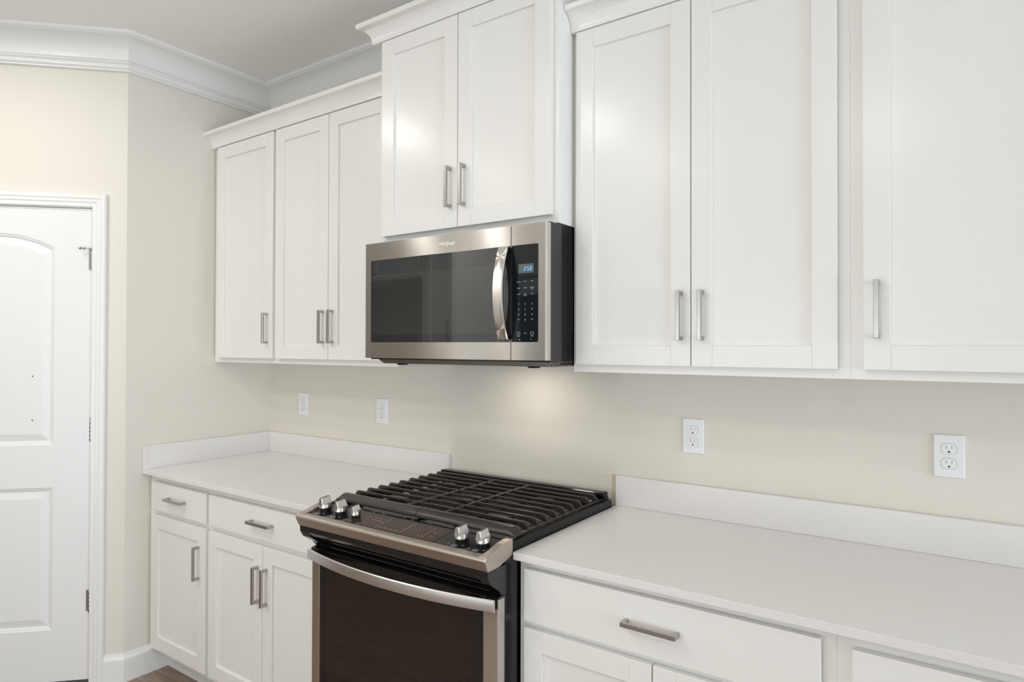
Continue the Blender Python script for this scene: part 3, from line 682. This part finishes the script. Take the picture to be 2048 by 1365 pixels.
# black valance under the bezel
b = NB()
vp = [(-.7545, .8888), (-.7530, .8700), (-.7420, .8520), (-.7230, .8380), (-.7060, .8270), (-.6960, .8150), (-.6940, .8110), (-.6720, .8110), (-.6720, .8888)]
for x0_, x1_ in ((RX0 + .003, RX0 + .045), (RX1 - .030, RX1 - .0008)): prism(b, vp, 'x', x0_, x1_, .0012)
prism(b, [(-.7545, .8888), (-.7535, .8720), (-.7440, .8600), (-.7300, .8600), (-.7000, .8700), (-.6750, .8888)], 'x', RX0 + .044, RX1 - .029)
for i in range(3): prism(b, [(-.7100 - .0 * i, .8560 - .016 * i), (-.6980, .8620 - .016 * i), (-.6960, .8590 - .016 * i), (-.7080, .8520 - .016 * i)], 'x', RX0 + .044, RX1 - .029)
obj('valance', b, M['blackgloss'], rg, label='curved glossy black valance')
# oven door
DX0, DX1, DF = 1.2570, 2.0100, -.7080
b = NB()
prism(b, [(-.6775, .165), (DF, .165), (DF, .8000), (-.6775, .8000)], 'x', DX0, DX0 + .001)
b.free(); b = NB()
box(b, DX0, DX0 + .038, DF, -.6775, .165, .8030, .0022, 3); box(b, DX1 - .050, DX1, DF, -.6775, .165, .8030, .0022, 3); box(b, DX0 + .037, DX1 - .049, DF, -.6775, .165, .205, .0015)
od = obj('oven_door', b, M['steel'], rg, label='oven door with stainless side frames')
b = NB(); box(b, DX0 + .0385, DX1 - .0505, DF + .0010, -.680, .2055, .8030, .0008); og = obj('oven_window', b, M['ovenglass'], od, label='dark oven glass')
b = NB(); frame_ring(b, [(DX0 + .0385, .2055), (DX1 - .0505, .2055), (DX1 - .0505, .8030), (DX0 + .0385, .8030)], rrect(DX0 + .062, DX1 - .083, .26, .765, .01), DF + .0003, DF + .0012); obj('window_border', b, M['blackgloss'], og)
b = NB(); prism(b, [(-.6775, .8030), (DF - .003, .8030), (DF - .004, .8065), (DF + .004, .8095), (-.6775, .8100)], 'x', DX0 - .001, DX1 + .0005, .001); obj('door_top_cap', b, M['blackgloss'], od)
b = NB(); NS = 40; secs = []
hx0, hx1 = DX0 - .001, DX1 - .002
for i in range(NS + 1):
    u = i / NS; x = hx0 + (hx1 - hx0) * u; y = -.7200 - .0470 * (1 - (2 * u - 1) ** 2) * 1.0
    pr = [(0, .7765), (-.0025, .7745), (-.006, .7765), (-.0072, .7910), (-.006, .8050), (-.003, .8075), (0, .8060)]
    secs.append([b.verts.new((x, y + py, z)) for py, z in pr])
for a, c in zip(secs, secs[1:]):
    for i in range(7): b.faces.new((a[i], a[(i + 1) % 7], c[(i + 1) % 7], c[i]))
b.faces.new(secs[0]); b.faces.new(secs[-1][::-1]); bmesh.ops.recalc_face_normals(b, faces=b.faces[:])
oh = obj('oven_handle', b, M['handle_steel'], od, smooth=True, label='bowed satin metal handle')
for xa, xb_ in ((DX0 + .004, DX0 + .040), (DX1 - .040, DX1 - .006)):
    b = NB(); box(b, xa, xb_, -.7215, DF + .0005, .7775, .8050, .002); obj('handle_bracket', b, M['blacksatin'], od)
b = NB(); box(b, DX0, DX1, -.7060, -.6775, .065, .158, .003, 3); obj('storage_drawer', b, M['steel'], rg)

# ---------------------------------------------------------------- recessed ceiling lights
def can(x, y, label):
    t = thing('recessed_light', label, 'light', (x, y, CEIL), 0, 'recessed ceiling lights')
    b = NB(); n_ = 40; prof_ = [(.070, 0), (.095, 0), (.095, -.004), (.088, -.007), (.073, -.006), (.068, -.002)]
    rings = [[b.verts.new((x + r * math.cos(2 * math.pi * i / n_), y + r * math.sin(2 * math.pi * i / n_), CEIL - .0005 + z)) for r, z in prof_] for i in range(n_)]
    for i in range(n_):
        a, c = rings[i], rings[(i + 1) % n_]
        for j in range(6): b.faces.new((a[j], a[(j + 1) % 6], c[(j + 1) % 6], c[j]))
    bmesh.ops.recalc_face_normals(b, faces=b.faces[:]); obj('trim_ring', b, M['trim'], t, smooth=True)
    b = NB(); cyl(b, (x, y, CEIL - .002), .069, .069, .002); obj('lens', b, M['lens'], t)
    area('lamp', (0, 0, -.0085), (0, 0, 0), .13, .13, CAN_W, WARM, t, 'DISK')
can(.14, -1.65, 'recessed ceiling light nearest the pantry door'); can(1.24, -2.02, 'recessed ceiling light in front of the range')
can(2.60, -3.05, 'added recessed ceiling light behind the camera, right one, placed for light balance'); can(.0, -2.80, 'recessed ceiling light far from the counter, by the tall cabinet')  # right one is an added lamp, set back so the right side stays darker
can(1.24, -2.95, 'recessed ceiling light behind the camera, middle one')

# ---------------------------------------------------------------- across the room (seen only as reflections)
t = thing('refrigerator_surround', 'white cabinet bridge with two doors over an empty refrigerator alcove', 'cabinet', (-1.2, -3.2, 0))
b = NB(); box(b, XL_ + .005, XL_ + .03, YF + .002, -2.85, 0, 2.45); box(b, -.68, -.655, YF + .002, -2.85, 0, 2.45); box(b, XL_ + .03, -.68, YF + .002, -2.87, 2.05, 2.45); obj('cabinet_body', b, M['cab'], t)
def shaker_back(x0, x1, z0, z1, y, parent, hx, hz, L=.137):
    b = NB(); st = .0575
    for a in ((x0, x0 + st, z0, z1), (x1 - st, x1, z0, z1), (x0 + st, x1 - st, z0, z0 + st), (x0 + st, x1 - st, z1 - st, z1)): box(b, a[0], a[1], y, y + .02, a[2], a[3], .0012)
    box(b, x0 + st - .003, x1 - st + .003, y + .003, y + .012, z0 + st - .003, z1 - st + .003); d = obj('door', b, M['cab'], parent)
    b = NB(); box(b, hx - .006, hx + .006, y + .042, y + .05, hz - L / 2, hz + L / 2, .001)
    for s in (-1, 1): box(b, hx - .006, hx + .006, y + .02, y + .043, hz + s * (L / 2 - .006) - .005, hz + s * (L / 2 - .006) + .005)
    obj('handle', b, M['nickel'], d)
shaker_back(-1.86, -1.295, 2.07, 2.43, -2.869, t, -1.325, 2.16); shaker_back(-1.290, -.70, 2.07, 2.43, -2.869, t, -1.26, 2.16)
t = thing('pantry_cabinet', 'tall narrow white cabinet across the room beside the alcove', 'cabinet', (-.5, -3.2, 0))
b = NB(); box(b, -.654, -.345, YF + .002, -2.87, .1, 2.45); box(b, -.654, -.345, YF + .002, -2.93, 0, .1); obj('cabinet_body', b, M['cab'], t)
shaker_back(-.645, -.355, .12, 1.40, -2.869, t, -.39, 1.25); shaker_back(-.645, -.355, 1.42, 2.43, -2.869, t, -.39, 1.60)
# glazed exterior door in the wall behind the camera
d2 = thing('door_2', 'white exterior door with a large shaded glass light', 'door', (.125, YF, 0)); d2['kind'] = 'structure'
b = NB(); yy0, yy1 = YF - .06, YF - .02
for a in ((gx0 + .003, gx0 + .13, .01, gz1 - .003), (gx1 - .13, gx1 - .003, .01, gz1 - .003), (gx0 + .13, gx1 - .13, .01, .3), (gx0 + .13, gx1 - .13, gz1 - .16, gz1 - .003)): box(b, a[0], a[1], yy0, yy1, a[2], a[3], .002)
obj('door_slab', b, M['door'], d2)
b = NB(); box(b, gx0 + .13, gx1 - .13, YF - .045, YF - .040, .3, gz1 - .16); obj('glass', b, M['lcd'], d2)
b = NB(); sweep(b, [(gx0, 0), (gx0, gz1), (gx1, gz1), (gx1, 0)], cas, lambda x, y, h: (x, YF + h, y), side=1); struct('trim_%d' % n, b, M['trim'])
